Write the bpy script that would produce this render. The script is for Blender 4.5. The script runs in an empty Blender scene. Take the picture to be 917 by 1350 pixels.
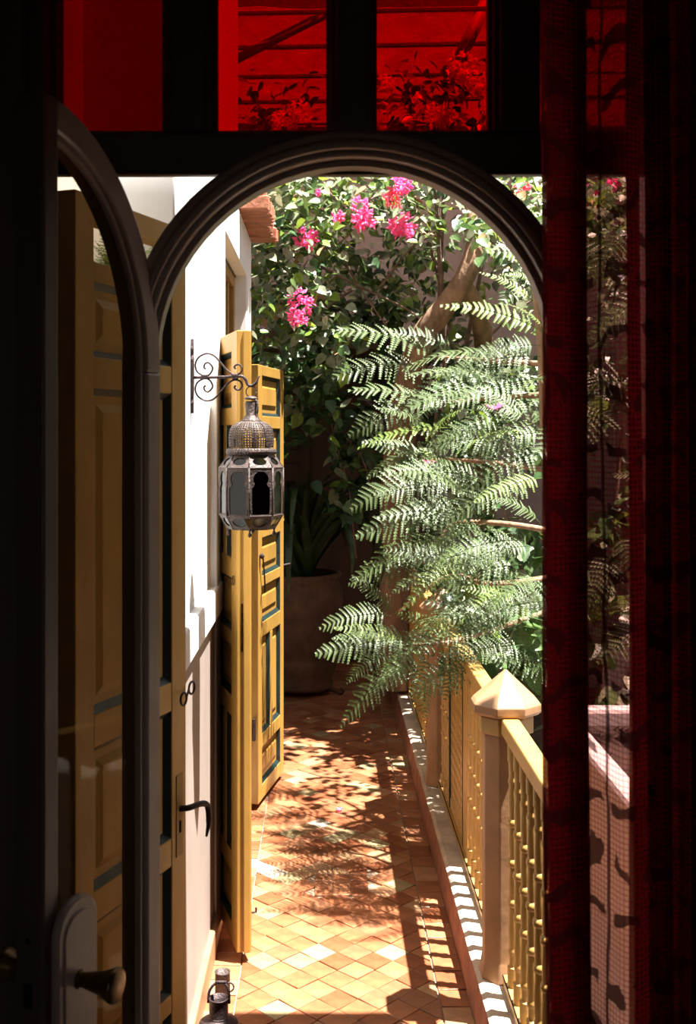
import bpy, bmesh, math, random
import numpy as np
from mathutils import Vector, Matrix, noise

random.seed(7)
R = random.uniform
S = bpy.context.scene
COL = S.collection
PI = math.pi

# ------------------------------------------------------------------ camera
F = 1450.0                      # focal length in pixels of a 917 x 1350 frame
EYE = 1.75
cam_d = bpy.data.cameras.new('camera')
cam_d.sensor_fit = 'VERTICAL'
cam_d.sensor_height = 36.0
cam_d.lens = F / 1350.0 * 36.0
cam_d.shift_x = 30.5 / 1350.0
cam_d.shift_y = -99.0 / 1350.0
cam_d.clip_start = 0.05
cam_d.dof.use_dof = True
cam_d.dof.focus_distance = 4.0
cam_d.dof.aperture_fstop = 6.3
cam = bpy.data.objects.new('camera', cam_d)
cam.location = (0, 0, EYE)
cam.rotation_euler = (PI / 2, 0, 0)
COL.objects.link(cam)
S.camera = cam

# ------------------------------------------------------------------ sky, sun, exposure
SUN = Vector((0.27, -0.076, 1.0)).normalized()
w = bpy.data.worlds.new('sky')
S.world = w
w.use_nodes = True
nt = w.node_tree
sky = nt.nodes.new('ShaderNodeTexSky')
sky.sky_type = 'NISHITA'
sky.sun_disc = False
sky.sun_elevation = math.asin(SUN.z)
sky.sun_rotation = math.atan2(SUN.x, SUN.y)
hs = nt.nodes.new('ShaderNodeHueSaturation')
hs.inputs['Saturation'].default_value = .45
nt.links.new(sky.outputs[0], hs.inputs['Color'])
nt.links.new(hs.outputs[0], nt.nodes['Background'].inputs[0])
nt.nodes['Background'].inputs[1].default_value = 0.125
sd = bpy.data.lights.new('sun', 'SUN')
sd.energy = 21.0
sd.angle = 0.0093
sd.color = (1.0, 0.965, 0.91)
so = bpy.data.objects.new('sun', sd)
so.rotation_euler = SUN.to_track_quat('Z', 'Y').to_euler()
so.location = SUN * 12
COL.objects.link(so)
S.view_settings.view_transform = 'Standard'
S.view_settings.look = 'None'
S.view_settings.exposure = 0.55
S.view_settings.gamma = 1.0
S.view_settings.use_curve_mapping = False
S.cycles.max_bounces = 10
S.cycles.transparent_max_bounces = 32
S.cycles.use_denoising = True

# ------------------------------------------------------------------ helpers
def at(px, py, d):
    """world point seen at pixel (px, py) of the 917 x 1350 frame at depth d"""
    return Vector(((px - 428) / F * d, d, EYE - (py - 576) / F * d))

def lin(r, g, b):
    f = lambda c: ((c / 255 + .055) / 1.055) ** 2.4 if c > 10 else c / 255 / 12.92
    return (f(r), f(g), f(b), 1)

def mat(name, col, rough=.6, var=.25, scale=6.0, bump=.15, bscale=None, metal=0.0, spec=.5, stretch=(1, 1, 1), col2=None, trans=0.0):
    m = bpy.data.materials.new(name)
    m.use_nodes = True
    n, l = m.node_tree.nodes, m.node_tree.links
    b = n['Principled BSDF']
    tc = n.new('ShaderNodeTexCoord')
    mp = n.new('ShaderNodeMapping')
    mp.inputs['Scale'].default_value = stretch
    l.new(tc.outputs['Object'], mp.inputs[0])
    nz = n.new('ShaderNodeTexNoise')
    nz.inputs['Scale'].default_value = scale
    nz.inputs['Detail'].default_value = 6
    nz.inputs['Roughness'].default_value = .65
    l.new(mp.outputs[0], nz.inputs['Vector'])
    cr = n.new('ShaderNodeValToRGB')
    c2 = col2 or tuple(max(0, c * (1 - var * 1.6)) for c in col[:3]) + (1,)
    c1 = tuple(min(1, c * (1 + var * .5)) for c in col[:3]) + (1,)
    cr.color_ramp.elements[0].position = .32
    cr.color_ramp.elements[1].position = .68
    cr.color_ramp.elements[0].color = c2
    cr.color_ramp.elements[1].color = c1
    l.new(nz.outputs['Fac'], cr.inputs[0])
    l.new(cr.outputs[0], b.inputs['Base Color'])
    b.inputs['Roughness'].default_value = rough
    b.inputs['Metallic'].default_value = metal
    b.inputs['Specular IOR Level'].default_value = spec
    if bump:
        n2 = n.new('ShaderNodeTexNoise')
        n2.inputs['Scale'].default_value = bscale or scale * 6
        n2.inputs['Detail'].default_value = 4
        l.new(mp.outputs[0], n2.inputs['Vector'])
        bp = n.new('ShaderNodeBump')
        bp.inputs['Strength'].default_value = bump
        bp.inputs['Distance'].default_value = .01
        l.new(n2.outputs['Fac'], bp.inputs['Height'])
        l.new(bp.outputs[0], b.inputs['Normal'])
    if trans:
        out = n['Material Output']
        tr = n.new('ShaderNodeBsdfTranslucent')
        hs = n.new('ShaderNodeHueSaturation')
        hs.inputs['Value'].default_value = 1.6
        hs.inputs['Hue'].default_value = .48
        l.new(cr.outputs[0], hs.inputs['Color'])
        l.new(hs.outputs[0], tr.inputs['Color'])
        mx = n.new('ShaderNodeMixShader')
        mx.inputs[0].default_value = trans
        l.new(b.outputs[0], mx.inputs[1])
        l.new(tr.outputs[0], mx.inputs[2])
        l.new(mx.outputs[0], out.inputs['Surface'])
    return m

def glass(name, tint, refl=.5, rough=.02):
    m = bpy.data.materials.new(name)
    m.use_nodes = True
    n, l = m.node_tree.nodes, m.node_tree.links
    n.remove(n['Principled BSDF'])
    t = n.new('ShaderNodeBsdfTransparent')
    nz = n.new('ShaderNodeTexNoise')
    nz.inputs['Scale'].default_value = 5
    tc = n.new('ShaderNodeTexCoord')
    l.new(tc.outputs['Object'], nz.inputs['Vector'])
    cr = n.new('ShaderNodeValToRGB')
    cr.color_ramp.elements[0].color = tuple(c * .9 for c in tint[:3]) + (1,)
    cr.color_ramp.elements[1].color = tuple(tint[:3]) + (1,)
    l.new(nz.outputs['Fac'], cr.inputs[0])
    l.new(cr.outputs[0], t.inputs[0])
    g = n.new('ShaderNodeBsdfGlossy')
    g.inputs['Roughness'].default_value = rough
    fr = n.new('ShaderNodeFresnel')
    fr.inputs[0].default_value = 1.45
    ml = n.new('ShaderNodeMath')
    ml.operation = 'MULTIPLY'
    ml.inputs[1].default_value = refl
    l.new(fr.outputs[0], ml.inputs[0])
    mx = n.new('ShaderNodeMixShader')
    l.new(ml.outputs[0], mx.inputs[0])
    l.new(t.outputs[0], mx.inputs[1])
    l.new(g.outputs[0], mx.inputs[2])
    l.new(mx.outputs[0], n['Material Output'].inputs['Surface'])
    return m

class MB:
    def __init__(s):
        s.v, s.f, s.mi = [], [], []
    def add(s, vs, fs, mi=0):
        o = len(s.v)
        s.v += [tuple(v) for v in vs]
        for f in fs:
            s.f.append(tuple(i + o for i in f))
            s.mi.append(mi)
        return s
    def box(s, x0, x1, y0, y1, z0, z1, mi=0):
        return s.add([(x0, y0, z0), (x1, y0, z0), (x1, y1, z0), (x0, y1, z0), (x0, y0, z1), (x1, y0, z1), (x1, y1, z1), (x0, y1, z1)],
                     [(0, 3, 2, 1), (4, 5, 6, 7), (0, 1, 5, 4), (1, 2, 6, 5), (2, 3, 7, 6), (3, 0, 4, 7)], mi)
    def loft(s, rings, close=True, cap=True, mi=0):
        n = len(rings[0])
        vs = [p for r in rings for p in r]
        fs = []
        for i in range(len(rings) - 1):
            for j in range(n if close else n - 1):
                k = (j + 1) % n
                fs.append((i * n + j, i * n + k, (i + 1) * n + k, (i + 1) * n + j))
        if cap:
            fs.append(tuple(range(n - 1, -1, -1)))
            fs.append(tuple(range((len(rings) - 1) * n, len(rings) * n)))
        return s.add(vs, fs, mi)
    def lathe(s, prof, n=16, c=(0, 0), rot=0.0, cap=True, mi=0):
        rings = [[(c[0] + r * math.cos(rot + 2 * PI * j / n), c[1] + r * math.sin(rot + 2 * PI * j / n), z) for j in range(n)] for r, z in prof]
        return s.loft(rings, True, cap, mi)
    def tube(s, pts, r, n=8, cap=True, mi=0):
        pts = [Vector(p) for p in pts]
        rs = r if isinstance(r, (list, tuple)) else [r] * len(pts)
        rings = []
        up = None
        for i, p in enumerate(pts):
            t = (pts[min(i + 1, len(pts) - 1)] - pts[max(i - 1, 0)])
            t = t.normalized() if t.length > 1e-9 else Vector((0, 0, 1))
            if up is None:
                up = Vector((0, 0, 1)) if abs(t.z) < .9 else Vector((0, 1, 0))
            u = (up - t * up.dot(t))
            u = u.normalized() if u.length > 1e-6 else t.orthogonal().normalized()
            up = u
            v = t.cross(u)
            rings.append([p + (u * math.cos(2 * PI * j / n) + v * math.sin(2 * PI * j / n)) * rs[i] for j in range(n)])
        return s.loft(rings, True, cap, mi)
    def mesh(s, name, mats):
        me = bpy.data.meshes.new(name)
        me.from_pydata(s.v, [], s.f)
        for m in (mats if isinstance(mats, (list, tuple)) else [mats]):
            me.materials.append(m)
        if any(s.mi):
            me.polygons.foreach_set('material_index', s.mi)
        bm = bmesh.new()
        bm.from_mesh(me)
        bmesh.ops.recalc_face_normals(bm, faces=bm.faces)
        bm.to_mesh(me)
        bm.free()
        me.update()
        return me
    def build(s, name, mats, parent=None, bevel=0, smooth=False, solid=0, seg=2):
        o = bpy.data.objects.new(name, s.mesh(name, mats))
        COL.objects.link(o)
        if parent:
            o.parent = parent
        if smooth:
            for p in o.data.polygons:
                p.use_smooth = True
        if solid:
            md = o.modifiers.new('solid', 'SOLIDIFY')
            md.thickness = solid
            md.offset = 0
        if bevel:
            md = o.modifiers.new('bevel', 'BEVEL')
            md.width = bevel
            md.segments = seg
            md.limit_method = 'ANGLE'
        return o

def tag(o, label=None, cat=None, group=None, kind=None):
    if label: o['label'] = label
    if cat: o['category'] = cat
    if group: o['group'] = group
    if kind: o['kind'] = kind
    return o

def empty(name, loc=(0, 0, 0), rz=0.0, label=None, cat=None, group=None, kind=None):
    o = bpy.data.objects.new(name, None)
    o.location = loc
    o.rotation_euler = (0, 0, rz)
    o.empty_display_size = .05
    COL.objects.link(o)
    return tag(o, label, cat, group, kind)

def inst(name, me, parent, M):
    o = bpy.data.objects.new(name, me)
    COL.objects.link(o)
    o.parent = parent
    o.matrix_local = M
    return o

def crom(pts, n=6):
    """Catmull-Rom through the points"""
    P = [Vector(p) for p in pts]
    P = [P[0] * 2 - P[1]] + P + [P[-1] * 2 - P[-2]]
    out = []
    for i in range(1, len(P) - 2):
        for k in range(n):
            t = k / n
            a, b, c, d = P[i - 1], P[i], P[i + 1], P[i + 2]
            out.append(.5 * ((2 * b) + (c - a) * t + (2 * a - 5 * b + 4 * c - d) * t * t + (3 * b - a - 3 * c + d) * t ** 3))
    out.append(P[-2])
    return out

def basis(pos, x, n, s):
    x = Vector(x).normalized()
    n = Vector(n)
    n = (n - x * n.dot(x))
    n = n.normalized() if n.length > 1e-5 else x.orthogonal().normalized()
    y = n.cross(x)
    M = Matrix.Identity(4)
    for i in range(3):
        M[i][0], M[i][1], M[i][2], M[i][3] = x[i] * s, y[i] * s, n[i] * s, pos[i]
    return M

# ------------------------------------------------------------------ materials
M_plaster = mat('white_plaster', (.86, .84, .82, 1), .8, .06, 3, .25, 14, stretch=(1, 1, .25))
M_dado = mat('beige_tadelakt', (.34, .275, .235, 1), .55, .14, 4, .15, 12, stretch=(1, 1, .3))
M_brown = mat('brown_paint', (.085, .050, .038, 1), .45, .18, 9, .12, 40, stretch=(1, 1, .2))
M_taupe = mat('taupe_paint', (.32, .22, .17, 1), .42, .12, 8, .10, 40, stretch=(1, 1, .2))
M_ochre = mat('ochre_paint', (.37, .205, .042, 1), .42, .14, 7, .14, 30, stretch=(1, 1, .25), spec=.4)
M_ochre2 = mat('ochre_panel', (.36, .195, .038, 1), .45, .18, 6, .16, 34, stretch=(1, 1, .2), spec=.4)
M_ochreLift = mat('ochre_paint_shade_lift', (.52, .30, .065, 1), .42, .14, 7, .14, 30, stretch=(1, 1, .25), spec=.4)  # same ochre, base colour raised to brighten the shaded near shutter
M_yellow = mat('rail_yellow', (.44, .265, .075, 1), .40, .12, 9, .10, 40)
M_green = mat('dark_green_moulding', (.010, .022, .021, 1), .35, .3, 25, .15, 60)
M_iron = mat('dark_iron', (.055, .035, .035, 1), .5, .35, 60, .3, 160, metal=.6)
M_bronze = mat('aged_lantern_tin', (.075, .05, .042, 1), .55, .45, 45, .4, 140, metal=.25)
M_brass = mat('worn_brass', (.17, .10, .035, 1), .30, .4, 30, .1, 90, metal=.9)
M_stone = mat('pink_tadelakt_stone', (.335, .18, .088, 1), .5, .2, 7, .15, 30)
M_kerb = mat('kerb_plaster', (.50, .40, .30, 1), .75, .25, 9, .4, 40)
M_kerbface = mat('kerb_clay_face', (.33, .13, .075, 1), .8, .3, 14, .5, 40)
M_grout = mat('grout', (.30, .19, .12, 1), .9, .25, 30, .3, 90)
TC = [(.30, .108, .047), (.35, .14, .064), (.235, .075, .031), (.40, .205, .105), (.33, .25, .13), (.54, .45, .34), (.27, .11, .053), (.37, .20, .10)]
M_tiles = [mat('glazed_terracotta_%s' % n, c + (1,), .36, .22, 14, .22, 50) for n, c in
           zip(('plain', 'rose', 'deep', 'sand', 'olive', 'cream', 'brown', 'honey'), TC)]
M_room = mat('room_plaster', (.42, .33, .28, 1), .8, .2, 3, .1)
M_clay = mat('terracotta_clay', (.42, .16, .085, 1), .75, .3, 12, .4, 40)
M_pot = mat('weathered_pot_clay', (.15, .08, .045, 1), .75, .35, 7, .35, 30)
M_soil = mat('garden_soil', (.06, .04, .028, 1), .95, .4, 10, .6, 30)
M_backwall = mat('far_pink_plaster', (.29, .25, .225, 1), .85, .15, 2, .3, 20)
M_wood = mat('old_wood_door', (.11, .05, .024, 1), .6, .3, 6, .2, 20, stretch=(1, 1, .2))
M_bark = mat('tree_bark', (.30, .175, .10, 1), .85, .4, 12, .7, 45, stretch=(1, 1, .4))
M_stem = mat('vine_stem', (.20, .12, .085, 1), .8, .4, 20, .5, 60)
M_pole = mat('canopy_pole', (.42, .33, .26, 1), .6, .2, 8, .1)
M_canvas = mat('canopy_canvas', (.62, .52, .47, 1), .9, .1, 5, .2, 60, trans=.45)
M_leafA = mat('glossy_leaf_green', (.095, .165, .045, 1), .32, .45, 14, .15, trans=.22)
M_leafB = mat('climber_leaf_green', (.045, .105, .030, 1), .36, .45, 12, .15, trans=.22)
M_leafY = mat('young_leaf_green', (.17, .27, .035, 1), .38, .3, 12, .1, trans=.35)
M_leafG = mat('pale_leaf_green', (.30, .34, .21, 1), .35, .3, 12, .1, trans=.2)
M_frond = mat('feathery_frond_green', (.082, .122, .036, 1), .5, .3, 9, 0, trans=.22)
M_frondY = mat('new_frond_green', (.17, .25, .05, 1), .5, .25, 9, 0, trans=.3)
M_yucca = mat('strap_leaf_green', (.045, .085, .03, 1), .4, .4, 10, .1, trans=.15)
M_pink = mat('magenta_bract', (.85, .12, .29, 1), .6, .2, 20, 0, trans=.35)
M_rose = mat('coral_bract', (.80, .16, .17, 1), .6, .2, 20, 0, trans=.35)
M_dry = mat('dry_leaf', (.40, .24, .10, 1), .7, .3, 20, 0)
M_dark = mat('lock_hole_black', (.01, .008, .007, 1), .9, 0, 5, 0, spec=.05)
G_clear = glass('clear_door_glass', (.82, .76, .66), .012)
G_red = glass('red_stained_glass', (.40, .0025, .011), .10)
G_redShade = glass('shaded_red_stained_glass', (.20, .0012, .004), .10)  # same red glass, darkened for the shaded wall behind the left pane
G_lant = glass('smoky_lantern_glass', (.10, .07, .07), .9, .06)
G_lantC = glass('pale_lantern_glass', (.55, .62, .60), .9, .08)

def curtain_material():
    m = bpy.data.materials.new('sheer_red_curtain')
    m.use_nodes = True
    n, l = m.node_tree.nodes, m.node_tree.links
    n.remove(n['Principled BSDF'])
    uv = n.new('ShaderNodeUVMap')
    sep = n.new('ShaderNodeSeparateXYZ')
    l.new(uv.outputs[0], sep.inputs[0])
    def math_(op, a, b=None):
        k = n.new('ShaderNodeMath')
        k.operation = op
        for i, q in enumerate((a, b)):
            if q is None: continue
            if isinstance(q, (int, float)): k.inputs[i].default_value = q
            else: l.new(q, k.inputs[i])
        return k.outputs[0]
    # fine woven check, one thread line every 9 mm each way
    gx = math_('LESS_THAN', math_('FRACT', math_('MULTIPLY', sep.outputs[0], 110)), .22)
    gy = math_('LESS_THAN', math_('FRACT', math_('MULTIPLY', sep.outputs[1], 110)), .22)
    grid = math_('MAXIMUM', gx, gy)
    # small embroidered sprigs in rows, and thin vertical braids
    nz = n.new('ShaderNodeTexNoise')
    nz.inputs['Scale'].default_value = 9
    l.new(uv.outputs[0], nz.inputs['Vector'])
    wob = math_('MULTIPLY', math_('SUBTRACT', nz.outputs['Fac'], .5), 1.8)
    fy = math_('FRACT', math_('ADD', math_('MULTIPLY', sep.outputs[1], 10.5), wob))
    fx = math_('FRACT', math_('ADD', math_('MULTIPLY', sep.outputs[0], 12.0), wob))
    row = math_('LESS_THAN', fy, .24)
    colm = math_('LESS_THAN', fx, .62)
    sprig = math_('MULTIPLY', row, colm)
    braid = math_('LESS_THAN', math_('FRACT', math_('ADD', math_('MULTIPLY', sep.outputs[0], 7.5), math_('MULTIPLY', wob, .12))), .07)
    motif = math_('MAXIMUM', sprig, braid)
    openf = math_('MULTIPLY', math_('SUBTRACT', 1.0, math_('MULTIPLY', motif, .85)), math_('SUBTRACT', .32, math_('MULTIPLY', grid, .18)))
    tr = n.new('ShaderNodeBsdfTransparent')
    tr.inputs[0].default_value = (.92, .50, .47, 1)
    df = n.new('ShaderNodeBsdfDiffuse')
    tl = n.new('ShaderNodeBsdfTranslucent')
    mixc = n.new('ShaderNodeMix')
    mixc.data_type = 'RGBA'
    l.new(motif, mixc.inputs['Factor'])
    mixc.inputs['A'].default_value = (.17, .006, .009, 1)
    mixc.inputs['B'].default_value = (.06, .005, .008, 1)
    l.new(mixc.outputs['Result'], df.inputs[0])
    l.new(mixc.outputs['Result'], tl.inputs[0])
    m1 = n.new('ShaderNodeMixShader')
    m1.inputs[0].default_value = .72
    l.new(df.outputs[0], m1.inputs[1])
    l.new(tl.outputs[0], m1.inputs[2])
    m2 = n.new('ShaderNodeMixShader')
    l.new(openf, m2.inputs[0])
    l.new(m1.outputs[0], m2.inputs[1])
    l.new(tr.outputs[0], m2.inputs[2])
    l.new(m2.outputs[0], n['Material Output'].inputs['Surface'])
    return m
M_curtain = curtain_material()

# ------------------------------------------------------------------ room shell (dark, inside)
def struct(name, mb, m, parent=None, **k):
    o = mb.build(name, m, parent, **k)
    if not parent: o['kind'] = 'structure'
    return o
ZT = 3.02                                     # top of the doorway opening
struct('wall_front', MB().box(-2.2, -.66, 2.14, 2.42, 0, 3.2).box(.74, 2.2, 2.14, 2.42, 0, 3.2).box(-.66, .74, 2.14, 2.42, ZT, 3.2), M_room)
struct('wall_room_left', MB().box(-2.3, -2.2, -1.6, 2.42, 0, 3.2), M_room)
struct('wall_room_right', MB().box(2.2, 2.3, -1.6, 2.42, 0, 3.2), M_room)
struct('wall_rear', MB().box(-2.3, -.5, -1.7, -1.6, 0, 3.2).box(.9, 2.3, -1.7, -1.6, 0, 3.2).box(-.5, .9, -1.7, -1.6, 0, .9).box(-.5, .9, -1.7, -1.6, 2.5, 3.2), M_room)
rw = empty('window_added', (.2, -1.65, .9), kind='structure')  # unseen window added to light the door frames from inside the room
for x in (-.7, -.02, .66): MB().box(x, x + .04, -.03, .03, 0, 1.6).build('sash_stile', M_brown, rw)
for z in (0, .78, 1.56): MB().box(-.66, .66, -.025, .025, z, z + .04).build('sash_rail', M_brown, rw)
struct('ceiling', MB().box(-2.3, 2.3, -1.7, 2.42, 3.2, 3.3), M_room)
struct('floor_room', MB().box(-2.3, 2.3, -1.7, 2.42, -.12, 0), M_room)
struct('trim_shade_eave', MB().box(.55, 1.08, 2.42, 3.10, 3.10, 3.22).box(-.36, .55, 2.42, 2.84, 3.10, 3.22), M_brown)  # unseen eave, outline shaped to shade the near shutter and floor

# ------------------------------------------------------------------ doorway screen: transom of red panes, arch, side lights
D0 = 2.22
def X0(px): return (px - 428) / F * D0
def Z0(py): return EYE - (py - 576) / F * D0
scr = empty('window_1', (0, 0, 0), kind='structure')
zr0, zr1 = Z0(233), Z0(174)
zt = Z0(-45)
for a, b, nm in ((-20, 46, 'post'), (850, 905, 'post')):
    MB().box(X0(a), X0(b), 2.13, 2.34, 0, ZT).build(nm, M_brown, scr, bevel=.004)
for a, b in ((46, 66), (846, 850)):
    MB().box(X0(a), X0(b), 2.17, 2.34, zr1 if a < 800 else zr1, ZT).build('post_moulding', M_brown, scr, bevel=.004)
for a, b in ((217, 280), (435, 492), (650, 709)):
    mb = MB().box(X0(a), X0(b), 2.22, 2.31, zr1, zt)
    mb.box(X0(a) + .012, X0(b) - .012, 2.205, 2.22, zr1, zt)
    mb.build('mullion', M_brown, scr, bevel=.004)
MB().box(X0(30), X0(862), 2.22, 2.25, zr0 + .008, zr1).box(X0(30), X0(862), 2.25, 2.31, zr0 + .032, zr1).build('transom_rail', M_brown, scr, bevel=.005)
MB().box(X0(30), X0(862), 2.205, 2.228, zr0, zr0 + .008).build('drip_bead', M_brown, scr, bevel=.004)
MB().box(X0(30), X0(862), 2.22, 2.31, zt, ZT).build('top_rail', M_brown, scr)
for a, b in ((66, 217), (280, 435), (492, 650), (709, 846)):
    MB().box(X0(a), X0(b), 2.268, 2.273, zr1, zt).build('pane', G_redShade if a == 66 else G_red, scr)
    mb = MB()
    xa, xb, e = X0(a), X0(b), .008
    mb.box(xa, xa + e, 2.24, 2.266, zr1, zt).box(xb - e, xb, 2.24, 2.266, zr1, zt).box(xa + e, xb - e, 2.24, 2.266, zr1, zr1 + e)
    mb.build('glazing_bead', M_brown, scr)
# arched door frame
arch = empty('door_1', (0, 0, 0), kind='structure')
AC = Vector((X0(466), 0, Z0(482)))
def arc(r, n=36):
    return [(AC.x + r * math.cos(t), AC.z + r * math.sin(t)) for t in [PI * i / n for i in range(n + 1)]]
def arch_band(r0, r1, y0, y1, zlow=0.0):
    mb = MB()
    rings = []
    def ring(a, b):
        return [(a[0], y0, a[1]), (b[0], y0, b[1]), (b[0], y1, b[1]), (a[0], y1, a[1])]
    A, B = arc(r0), arc(r1)
    rings.append(ring((A[0][0], zlow), (B[0][0], zlow)))
    rings += [ring(a, b) for a, b in zip(A, B)]
    rings.append(ring((A[-1][0], zlow), (B[-1][0], zlow)))
    return mb.loft(rings)
k = D0 / F
arch_band(262 * k, 296 * k, 2.135, 2.205).build('arch', M_taupe, arch, bevel=.008, seg=3, smooth=False)
pp = [(AC.x + 279 * k, 2.132, .0)] + [(x, 2.132, z) for x, z in arc(277 * k)] + [(AC.x - 277 * k, 2.132, 0)]
MB().tube(pp, .011, 10).build('bead', M_taupe, arch, smooth=True)
arch_band(254 * k, 263 * k, 2.165, 2.21).build('stop', M_taupe, arch, bevel=.003)
MB().box(X0(438), X0(490), 2.14, 2.2, Z0(190), Z0(174)).build('keystone_block', M_brown, arch)
MB().lathe([(.0045, 0), (.0045, .006)], 10).build('screw_hole', M_dark, arch).matrix_local = Matrix.Translation((X0(473), 2.128, Z0(204))) @ Matrix.Rotation(PI / 2, 4, 'X')

# ------------------------------------------------------------------ arched glazed leaf, opened into the room
pF, pH = Vector((-.457, 1.79, 0)), Vector((-.322, 2.165, 0))
LW = (pH - pF).length
leaf = empty('glazed_door', (pF.x, pF.y, 0), math.atan2(pH.y - pF.y, pH.x - pF.x),
             'dark taupe arched glazed door leaf standing open inwards beside the arch', 'door')
T = .055                                      # local +Y points into the room's left; right face is y = 0
ZC, ZB = 1.875, .44
T0 = .10
def ell(a, b, n=26, u1=None):
    out = []
    for i in range(n + 1):
        t = T0 + (PI / 2 - T0) * i / n
        out.append((a * math.sin(t), ZC + b * math.cos(t)))
    return out
def leaf_arch(a0, b0, a1, b1, y0, y1):
    rings = []
    for (p, q) in zip(ell(a0, b0), ell(a1, b1)):
        rings.append([(p[0], y0, p[1]), (q[0], y0, q[1]), (q[0], y1, q[1]), (p[0], y1, p[1])])
    return MB().loft(rings)
leaf_arch(LW - .055, ZB - .055, LW, ZB, 0, T).build('arch_rail', M_taupe, leaf, bevel=.006, seg=3)
leaf_arch(LW - .067, ZB - .067, LW - .055, ZB - .055, .008, .02).build('glazing_bead', M_taupe, leaf, bevel=.003)
MB().box(0, .042, 0, T, .06, ZC + ZB - .001).build('meeting_stile', M_brown, leaf, bevel=.004)
MB().box(LW - .055, LW, 0, T, .06, ZC).build('hinge_stile', M_taupe, leaf, bevel=.006)
MB().box(LW - .067, LW - .055, .008, .02, .2, ZC).build('glazing_bead', M_taupe, leaf)
MB().box(.042, .052, .008, .02, .2, ZC + ZB - .07).build('glazing_bead', M_taupe, leaf)
MB().box(.042, LW - .055, 0, T, .06, .2).build('bottom_rail', M_taupe, leaf, bevel=.004)
gl = [(x, z) for x, z in ell(LW - .056, ZB - .056) if x > .043]
gl = [(.043, .2), (.043, ZC + (ZB - .056) * math.sqrt(1 - (.043 / (LW - .056)) ** 2))] + gl + [(LW - .056, .2)]
MB().loft([[(x, .024, z) for x, z in gl], [(x, .028, z) for x, z in gl]]).build('glass_pane', G_clear, leaf)
# mortise plate on the free edge
zk = 1.75 - (1300 - 576) / F * 1.83           # knob height
lp = MB().box(-.003, 0, .014, .042, zk - .03, zk + .12).build('mortise_plate', M_brown, leaf, bevel=.001)
MB().box(-.004, -.002, .02, .036, zk - .02, zk + .02).build('latch_hole', M_dark, lp)
MB().lathe([(.005, 0), (.005, .002)], 10).build('screw_hole', M_dark, lp).matrix_local = Matrix.Translation((-.0035, .028, zk + .09)) @ Matrix.Rotation(-PI / 2, 4, 'Y')
# back plate with rounded head, and knobs
def plate(y0, y1):
    out = [(.016, zk - .22)] + [(.078 + .062 * math.cos(t), zk + .085 + .052 * math.sin(t)) for t in [PI - PI * i / 14 for i in range(15)]] + [(.14, zk - .22)]
    return MB().loft([[(x, y0, z) for x, z in out], [(x, y1, z) for x, z in out]])
bp = plate(-.016, 0).build('back_plate', M_taupe, leaf, bevel=.006)
tag(bp, 'taupe painted back plate with a rounded head')
ip = [(.034, zk - .2), (.034, zk + .07)] + [(.078 + .044 * math.cos(t), zk + .078 + .036 * math.sin(t)) for t in [PI - PI * i / 10 for i in range(11)]] + [(.122, zk - .2)]
MB().loft([[(x, -.019, z) for x, z in ip], [(x, -.015, z) for x, z in ip]]).build('raised_field', M_taupe, bp, bevel=.003)
def knob(sgn, y):
    mb = MB().lathe([(.013, 0), (.016, .004), (.012, .008), (.013, .016), (.020, .050), (.027, .066), (.029, .071), (.028, .0755), (.023, .0775), (.0, .078)], 24)
    o = mb.build('door_knob', M_brass, leaf, smooth=True)
    o.matrix_local = Matrix.Translation((.075, y, zk)) @ Matrix.Rotation(PI / 2 * sgn, 4, 'X')
    tag(o, 'tarnished brass flared knob')
    return o
knob(1, -.016)
knob(-1, T)
for z in (.45, 1.1, 1.75):
    MB().lathe([(.007, z - .04), (.007, z + .04)], 10, (LW - .004, T + .005)).build('hinge', M_taupe, leaf, smooth=True)

# ------------------------------------------------------------------ red sheer curtain
def curtain():
    top, bot = 3.0, .02
    def cx(px, y): return ((px - 428) / F * y, y)
    plan = [(713, 1.70), (742, 1.715), (770, 1.735), (742, 1.755), (717, 1.775), (745, 1.80), (772, 1.825), (750, 1.845), (738, 1.865), (756, 1.865),
            (774, 1.84), (797, 1.79), (812, 1.76), (829, 1.75), (848, 1.77), (838, 1.795), (829, 1.82), (846, 1.85), (872, 1.865), (858, 1.83), (848, 1.80),
            (866, 1.775), (882, 1.79), (869, 1.815), (884, 1.845), (902, 1.82), (918, 1.80), (908, 1.775), (925, 1.75), (940, 1.775), (925, 1.80), (945, 1.83),
            (962, 1.80), (950, 1.77), (985, 1.75), (1000, 1.80), (1020, 1.83), (1040, 1.78)]
    P = crom([Vector(cx(*p) + (0,)) for p in plan], 5)
    s = [0]
    for a, b in zip(P, P[1:]): s.append(s[-1] + (b - a).length)
    nz_ = 44
    vs, uvs, fs = [], [], []
    for j in range(nz_ + 1):
        z = bot + (top - bot) * j / nz_
        lowness = 1 - j / nz_
        for i, p in enumerate(P):
            wx = .012 * noise.noise(Vector((s[i] * 3.0, z * .9, 3.1))) + lowness * .018 - .006
            wy = .012 * noise.noise(Vector((s[i] * 2.2, z * 1.1, 8.7)))
            vs.append((p.x + wx, p.y + wy, z))
            uvs.append((s[i], z))
    n = len(P)
    for j in range(nz_):
        for i in range(n - 1):
            fs.append((j * n + i, j * n + i + 1, (j + 1) * n + i + 1, (j + 1) * n + i))
    me = bpy.data.meshes.new('curtain')
    me.from_pydata(vs, [], fs)
    u = me.uv_layers.new(name='UVMap')
    for lp_ in me.loops:
        u.data[lp_.index].uv = uvs[lp_.vertex_index]
    me.materials.append(M_curtain)
    for p in me.polygons: p.use_smooth = True
    return me
cur = empty('curtain', (.45, 1.78, .02), 0, 'dark red sheer curtain with woven motifs hanging in folds inside the doorway', 'curtain')
o = bpy.data.objects.new('cloth', curtain())
COL.objects.link(o)
o.parent = cur
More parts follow.
